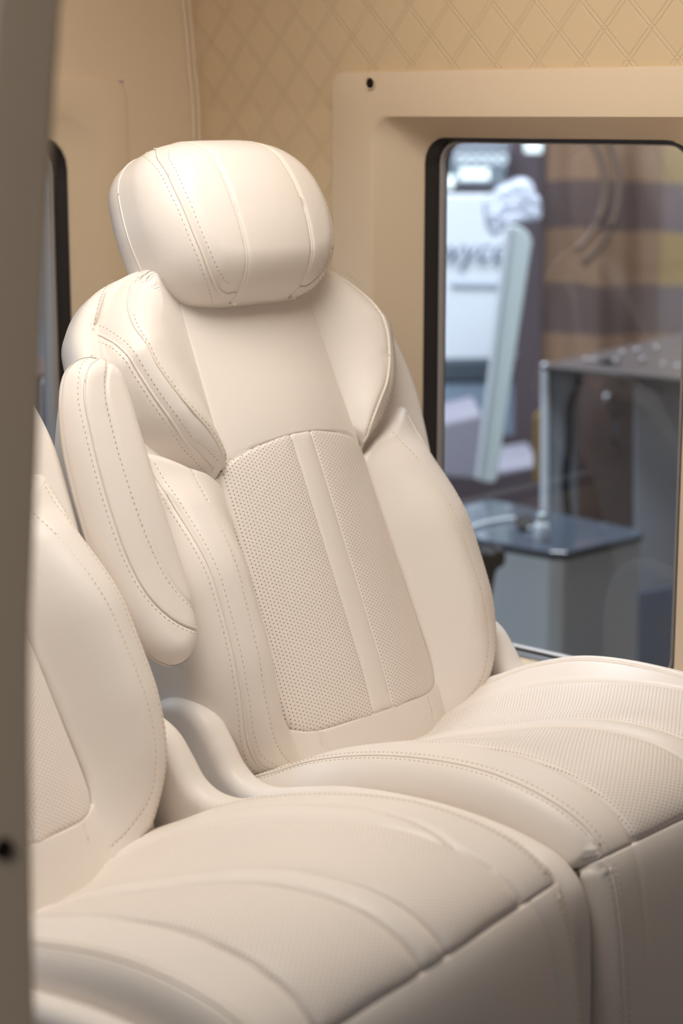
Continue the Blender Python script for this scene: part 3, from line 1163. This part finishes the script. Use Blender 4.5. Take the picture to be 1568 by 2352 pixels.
def plate(name, px, depth, thick, m, parent=None, bevel=.006):
    """a flat board standing square to the aisle, its outline given in photograph pixels at a distance"""
    P = [at(x, y, depth) for x, y in px]
    aw = np.array([math.sin(YAW), math.cos(YAW), 0]) * thick
    n = len(P)
    V = [p for p in P] + [p + aw for p in P]
    Fs = [tuple(range(n)), tuple(range(2 * n - 1, n - 1, -1))] + [(i, n + i, n + (i + 1) % n, (i + 1) % n) for i in range(n)]
    o = mesh_obj(name, V, Fs, m, parent, smooth=False)
    fix_normals(o)
    if bevel:
        b = o.modifiers.new('bevel', 'BEVEL'); b.width = bevel; b.segments = 2; b.limit_method = 'ANGLE'
    return o


def arc_px(cx, cy, r, a0, a1, n=8):
    return [(cx + r * math.cos(math.radians(a)), cy - r * math.sin(math.radians(a))) for a in np.linspace(a0, a1, n)]


# hall shell
aw = np.array([math.sin(YAW), math.cos(YAW), 0])
c = np.array([CAM[0], CAM[1], 0]) + aw * 9.5
V, Fs = [], []
for sx, z in ((-9, GZ), (9, GZ), (9, 5), (-9, 5)):
    V.append(c + RGT * sx + np.array([0, 0, z]))
V += [p + aw * .1 for p in V]
Fs = [(0, 1, 2, 3), (7, 6, 5, 4), (0, 4, 5, 1), (1, 5, 6, 2), (2, 6, 7, 3), (3, 7, 4, 0)]
o = mesh_obj('wall_hall', V, Fs, m_hall_wall, None, smooth=False); o['kind'] = 'structure'
V, Fs = box_mesh((-9, -9, GZ - .05), (9, 9, GZ))
o = mesh_obj('floor_hall', V, Fs, m_hall_floor, None, smooth=False); o['kind'] = 'structure'

# low steel cabinet with a dark glass top
zt = at(1290, 1262, 4.5)[2]


def onz(px, py, z):
    d = FWD * F + RGT * (px - 784) + UPV * (1176 - py)
    t = (z - CAM[2]) / d[2]
    return CAM + d * t


top_px = [(1020, 1172), (1060, 1160), (1128, 1146), (1478, 1218), (1476, 1226), (1300, 1268), (1262, 1266), (1095, 1238)]
T = [onz(x, y, zt) for x, y in top_px]
cab = empty('display_cabinet', tuple(np.mean(T, 0) * np.array([1, 1, 0]) + np.array([0, 0, GZ])))
tag(cab, 'low grey steel cabinet with a dark glass top seen through the side window', 'cabinet')
inv = -np.array(cab.location)


def prism_z(name, poly, z0, z1, m, parent, shrink=0.0, bevel=.006):
    poly = np.asarray(poly)[:, :2]
    if shrink:
        ce = poly.mean(0)
        poly = ce + (poly - ce) * (1 - shrink)
    n = len(poly)
    base = np.array(parent.location) if parent is not None else np.zeros(3)
    V = [np.array([x, y, z0]) - base for x, y in poly] + [np.array([x, y, z1]) - base for x, y in poly]
    Fs = [tuple(range(n))[::-1], tuple(range(n, 2 * n))] + [(i, (i + 1) % n, n + (i + 1) % n, n + i) for i in range(n)]
    o = mesh_obj(name, V, Fs, m, parent, smooth=False)
    fix_normals(o)
    if bevel:
        b = o.modifiers.new('bevel', 'BEVEL'); b.width = bevel; b.segments = 2; b.limit_method = 'ANGLE'
    return o


prism_z('body', T, GZ, zt - .022, m_steel, cab, .03)
prism_z('glass_top', T, zt - .020, zt, m_dglass, cab)


def lathe(name, prof, m, parent, loc, seg=20):
    V, Fs = [], []
    for r, z in prof:
        for k in range(seg):
            a = 2 * pi * k / seg
            V.append((loc[0] + r * math.cos(a), loc[1] + r * math.sin(a), loc[2] + z))
    for i in range(len(prof) - 1):
        for k in range(seg):
            k2 = (k + 1) % seg
            Fs.append((i * seg + k, i * seg + k2, (i + 1) * seg + k2, (i + 1) * seg + k))
    Fs.append(tuple(range(seg))[::-1])
    Fs.append(tuple((len(prof) - 1) * seg + k for k in range(seg)))
    o = mesh_obj(name, V, Fs, m, parent)
    b = o.modifiers.new('split', 'EDGE_SPLIT'); b.split_angle = math.radians(50)
    return o


p = onz(1243, 1240, zt)
bt = empty('bottle', tuple(p))
tag(bt, 'small white bottle standing on the dark glass top of the cabinet', 'bottle')
lathe('body', [(.0165, 0), (.018, .004), (.018, .034), (.014, .041), (.0095, .044)], m_white, bt, (0, 0, 0))
lathe('cap', [(.0095, .044), (.0105, .045), (.0105, .062), (.009, .064)], m_pale, bt, (0, 0, 0))
p0_ = [onz(x, y, zt + .006) for x, y in ((1080, 1212), (1100, 1205), (1128, 1198), (1150, 1194), (1180, 1191), (1205, 1196), (1222, 1206), (1215, 1214))]
tag(tube('cable', catmull(p0_, False, 8), .0045, m_white, None), 'pale cable lying across the dark glass cabinet top', 'cable')
ph_ = [onz(x, y, zt) for x, y in ((1182, 1196), (1218, 1190), (1228, 1216), (1192, 1222))]
o = prism_z('phone', ph_, zt, zt + .012, m_black, None, 0, .003)
tag(o, 'small black device lying beside the bottle on the cabinet', 'device')
V, Fs = [], []
o = plate('bag', [(1098, 1275), (1112, 1266), (1130, 1272), (1140, 1262), (1156, 1262), (1162, 1280), (1158, 1300), (1140, 1310), (1134, 1340), (1126, 1400), (1105, 1440), (1085, 1440), (1080, 1300)], 4.30, .08, m_black, None, .012)
tag(o, 'black bag hanging against the front of the steel cabinet', 'bag')

# display counter behind the cabinet: two uprights, brown back and a clear top
cnt = empty('display_counter', tuple(at(1400, 1500, 5.6) * np.array([1, 1, 0]) + np.array([0, 0, GZ])))
tag(cnt, 'grey display counter with brown back board and clear top outside the window', 'counter')


def cplate(name, px, depth, thick, m, bevel=.006, parent=cnt):
    o = plate(name, px, depth, thick, m, None, bevel)
    o.data.transform(Matrix.Translation(-Vector(parent.location)))
    o.parent = parent
    return o


cplate('upright', [(1262, 838), (1285, 838)] + arc_px(1288, 878, 40, 88, 0) + [(1330, 1700), (1256, 1700)], 5.30, .03, m_greyp)
cplate('edge_strip', [(1244, 836), (1262, 836), (1258, 1700), (1240, 1700)], 5.29, .03, m_white)
cplate('back_board', [(1320, 850), (1480, 860), (1480, 1800), (1320, 1800)], 5.65, .02, m_brown)
cplate('upright', [(1458, 1700), (1458, 920)] + arc_px(1500, 908, 42, 180, 92) + [(1640, 862), (1640, 1700)], 5.22, .03, m_greyp)
cplate('skirting', [(1466, 1360), (1640, 1330), (1640, 1700), (1466, 1700)], 5.18, .02, m_blue)
q = [onz(x, y, at(1243, 834, 5.30)[2]) for x, y in ((1243, 838), (1700, 880), (1700, 745), (1560, 765))]
ct = prism_z('clear_top', q, q[0][2] - .015, q[0][2], m_clear, cnt, 0, .003)
k_ = at(1390, 912, 5.64)
kn = lathe('knob', [(.004, 0), (.012, .003), (.012, .010), (.006, .014)], m_white, cnt, (0, 0, 0))
kn.data.transform(Matrix.Translation(Vector(k_) - Vector(cnt.location)) @ Matrix.Rotation(math.radians(90), 4, 'X'))
hk = tube('handle', [at(1412, 930, 5.645) - np.array(cnt.location), at(1414, 980, 5.62) - np.array(cnt.location), at(1408, 1010, 5.62) - np.array(cnt.location), at(1416, 1022, 5.645) - np.array(cnt.location)], .006, m_slate, cnt)
cb = [at(x, y, 5.27) for x, y in ((1420, 828), (1390, 830), (1365, 850), (1330, 852), (1328, 880), (1308, 930), (1306, 1020), (1298, 1100), (1304, 1180), (1316, 1260))]
tube('power_cord', catmull([p - np.array(cnt.location) for p in cb], False, 8), .011, m_black, cnt)
rngs = random.Random(7)
for k, (x, y) in enumerate(((1345, 828), (1364, 828), (1413, 830), (1428, 812), (1462, 806), (1475, 826), (1507, 800), (1522, 838), (1556, 842))):  # added beads stand in for the sparkles on the clear top
    g = lathe('sparkle_bead', [(.002, -.009), (.007, -.006), (.009, 0), (.007, .006), (.002, .009)], m_bead, None, at(x, y, 5.25), 12)
    tag(g, 'small added bead standing in for a sparkle on the counter top', 'bead', 'added sparkle beads on the counter top')


# striped drapes
def drape(name, px0, px1, py0, py1, depth, m, amp, ph):
    nx_, nz_ = 60, 30
    A, B = at(px0, 1176, depth), at(px1, 1176, depth)
    z1, z0 = at(784, py0, depth)[2], at(784, py1, depth)[2]
    V, Fs = [], []
    for layer in (0, .012):
        for i in range(nx_ + 1):
            for j in range(nz_ + 1):
                t = i / nx_
                p = A + (B - A) * t
                w_ = amp * math.sin(t * 9 + ph) + .3 * amp * math.sin(t * 23 + j * .1)
                V.append(np.array([p[0], p[1], 0]) + aw * (w_ + layer) + np.array([0, 0, z0 + (z1 - z0) * j / nz_]))
    n1 = (nx_ + 1) * (nz_ + 1)
    for l in (0, 1):
        for i in range(nx_):
            for j in range(nz_):
                a = l * n1 + i * (nz_ + 1) + j
                f = (a, a + nz_ + 1, a + nz_ + 2, a + 1)
                Fs.append(f if l == 0 else f[::-1])
    return mesh_obj(name, V, Fs, m, None)


tag(drape('striped_drape', 1240, 1503, 120, 1050, 6.6, m_str1, .03, .4), 'brown and tan striped drape left of the yellow one, outside the window', 'drape')
tag(drape('striped_drape', 1500, 1900, 120, 1050, 6.45, m_str2, .03, 2.0), 'yellower striped drape at the right end of the side window', 'drape')
# curved rail hanging in front of the drapes
for r_px, dep in ((150, 6.1), (182, 6.12)):
    P = [at(1240 + r_px * math.cos(t), 430 - 1.15 * r_px * math.sin(t), dep) for t in np.linspace(-1.0, 1.35, 40)]
    tag(tube('curved_rail', P, .012, mat('bronze_rail', lin(112, 94, 82), .5, .4), None), ('inner' if r_px == 150 else 'outer') + ' of the two brown curved rails in front of the striped drapes', 'rail')

# dark partition, white board, leaning panel, wrapped bundle
tag(plate('partition', [(985, 300), (1243, 300), (1243, 1180), (985, 1180)], 7.9, .05, mat('dark_partition', lin(86, 76, 80), .7, .2), None), 'dark brown partition standing behind the leaning pale panel', 'partition')
tag(plate('post', [(1226, 960), (1243, 940), (1243, 1110), (1226, 1110)], 5.9, .03, m_olive, None), 'short olive post between the dark partition and the grey counter', 'post')
bd = empty('exhibition_board', tuple(at(1080, 900, 7.0) * np.array([1, 1, 0]) + np.array([0, 0, GZ])))
tag(bd, 'white exhibition board with grey lettering beyond the window gasket', 'board')
cplate('panel', [(930, 446), (1130, 446), (1185, 520), (1185, 826), (930, 830)], 7.0, .05, m_white, .01, bd)
cplate('foot', [(930, 832), (1180, 828), (1180, 872), (930, 876)], 6.98, .08, m_slate, .004, bd)
cplate('plinth', [(930, 874), (1180, 870), (1180, 1000), (930, 1010)], 6.99, .08, mat('plinth_blue', lin(134, 152, 170), .5, .3), .004, bd)
tx = bpy.data.curves.new('lettering', 'FONT')
tx.body = 'wycell'
tx.size = .122
tx.extrude = .002
tx.shear = .25
tx.materials.append(m_text)
tmp = link(bpy.data.objects.new('letters', tx))
bpy.context.view_layer.update()
me = bpy.data.meshes.new_from_object(tmp.evaluated_get(bpy.context.evaluated_depsgraph_get()))
bpy.data.objects.remove(tmp)
to_ = link(bpy.data.objects.new('lettering', me), bd)
pt = at(1000, 600, 6.985)
Mt = Matrix.Identity(4)
for i in range(3):
    Mt[i][0], Mt[i][1], Mt[i][2], Mt[i][3] = RGT[i], (0, 0, 1)[i], -aw[i], pt[i] - bd.location[i]
to_.matrix_local = Mt
mk = cplate('fine_print', [(1035, 646), (1150, 648), (1150, 658), (1035, 656)], 6.99, .004, mat('faint_print', lin(192, 202, 214), .6, .2), 0, bd)
tag(plate('platform', [(930, 990), (1105, 950), (1142, 1078), (1240, 1062), (1240, 1080), (1112, 1106), (930, 1090)], 6.2, .4, mat('platform_grey', lin(150, 148, 160), .5, .3), None, .01), 'pale lavender platform low behind the leaning panel', 'platform')
lpn = empty('leaning_panel', tuple(at(1120, 1100, 5.7)))
tag(lpn, 'tall pale panel with rounded corner leaning outside the side window', 'panel')
cplate('sheet', [(1176, 518)] + arc_px(1178, 562, 44, 88, 5) + [(1215, 600), (1140, 1104), (1128, 1110), (1102, 1106)], 5.68, .03, m_pale, .004, lpn)
cplate('edge_strip', [(1163, 518), (1176, 518), (1102, 1106), (1092, 1100)], 5.67, .03, m_white, .004, lpn)
bn = [(1112, 470), (1150, 432), (1200, 408), (1222, 414), (1232, 446), (1246, 462), (1244, 508), (1200, 514), (1165, 520), (1135, 548), (1122, 530)]
o = plate('wrapped_bundle', bn, 6.35, .14, mat('plastic_wrap', lin(214, 222, 238), .25, .6, noise=(14, .8, .05)), None, .02)
tag(o, 'white plastic wrapped bundle above the leaning pale panel', 'bundle')

# hall lamps seen at the top of the window
for px, lab in (([(1203, 318), (1246, 318), (1244, 352), (1206, 352)], 'bright square hall lamp at the top of the side window'),
                ([(1056, 388), (1124, 388), (1124, 414), (1056, 414)], 'bright oblong hall lamp above the white board'),
                ([(1026, 404), (1046, 404), (1040, 434), (1024, 436)], 'small bright hall lamp beside the window gasket')):
    tag(plate('hall_lamp', px, 7.5, .05, m_lamp, None, .004), lab, 'lamp')
for k in range(5):
    x = 1058 + 24 * k
    P = [at(x + 9 * math.cos(a), 366 + 9 * math.sin(a), 7.4) for a in np.linspace(0, 2 * pi, 24, endpoint=False)]
    tag(tube('ring_lamp', P, .004, m_bokeh, None, 8, True), 'faint ring lamp in the row of five above the white board', 'lamp', 'row of faint ring lamps')
tag(plate('beam', [(990, 318), (1180, 318), (1130, 345), (990, 345)], 7.75, .1, mat('beam_grey', lin(98, 94, 102), .6, .3), None), 'pale grey ceiling beam at the top left of the side window', 'beam')

# seen through the rear window
def rplate(name, x0, x1, y0, y1, depth, thick, m, lab, cat):
    o = plate(name, [(x0, y0), (x1, y0), (x1, y1), (x0, y1)], depth, thick, m, None, .01)
    return tag(o, lab, cat) if lab else o


sl = rplate('slate_counter', -200, 200, 868, 1500, 4.6, .3, m_slate, 'dark slate counter below the sill line of the rear window view', 'counter')
rplate('counter_post', 84, 100, 872, 1500, 4.55, .03, m_greyp, 'pale post standing in front of the dark slate counter', 'post')
rplate('lid', -200, 220, 858, 868, 4.58, .3, m_brown, None, None).parent = sl
rplate('glazed_booth', -200, 220, 480, 858, 5.6, .1, mat('booth_blue', lin(136, 152, 172), .4, .4), 'blue grey booth wall seen through the rear window', 'booth')
rplate('booth_sign', 86, 135, 560, 632, 5.5, .03, mat('booth_green', lin(176, 184, 168), .5, .3), 'pale green sign on the blue grey booth wall', 'sign')
rplate('dark_screen', -200, 220, 400, 486, 5.8, .05, m_brown, 'dark screen above the blue grey booth', 'screen')

# ================================================================== lights
def area(name, loc, target, size, sizey, power, col):
    l = bpy.data.lights.new(name, 'AREA')
    l.shape = 'RECTANGLE'
    l.size, l.size_y = size, sizey
    l.energy = power
    l.color = col
    o = bpy.data.objects.new(name, l)
    COL.objects.link(o)
    o.location = loc
    d = Vector(target) - Vector(loc)
    o.rotation_euler = d.to_track_quat('-Z', 'Y').to_euler()
    return o


area('ceiling_light', (-.42, -.16, 1.765), (-.42, -.16, 0), .7, .6, 11.4, (1.0, .955, .89))
area('doorway_fill', (-3.3, -1.1, 2.5), (-.4, -.1, .8), 1.6, 1.4, 9, (1.0, .94, .88))  # unseen fill from the doorway side, placed to brighten the pillar
area('rear_daylight', (-1.5, 2.3, 1.6), (-.3, .2, .85), 1.2, 1.2, 36, (.70, .86, 1.0))
area('rear_hall_fill', (-1.2, 4.6, 4.0), (-.6, 5.4, 0), 2.0, 2.0, 160, (.90, .95, 1.0))  # unseen lamp added to brighten the booth behind the rear window

area('exhibition_fill', tuple(np.array([2.6, 2.0, 4.2])), (2.4, 2.6, 0), 3.0, 3.0, 520, (.96, .97, 1.0))  # unseen overhead fill added to brighten the objects beyond the side window
w = bpy.data.worlds.new('hall')
S.world = w
w.use_nodes = True
bg = w.node_tree.nodes['Background']
bg.inputs['Color'].default_value = (.80, .88, 1.0, 1)
bg.inputs['Strength'].default_value = .13

S.view_settings.view_transform = 'Standard'
S.view_settings.look = 'None'
S.view_settings.exposure = 0.0
S.view_settings.gamma = 1.0
S.view_settings.use_curve_mapping = False
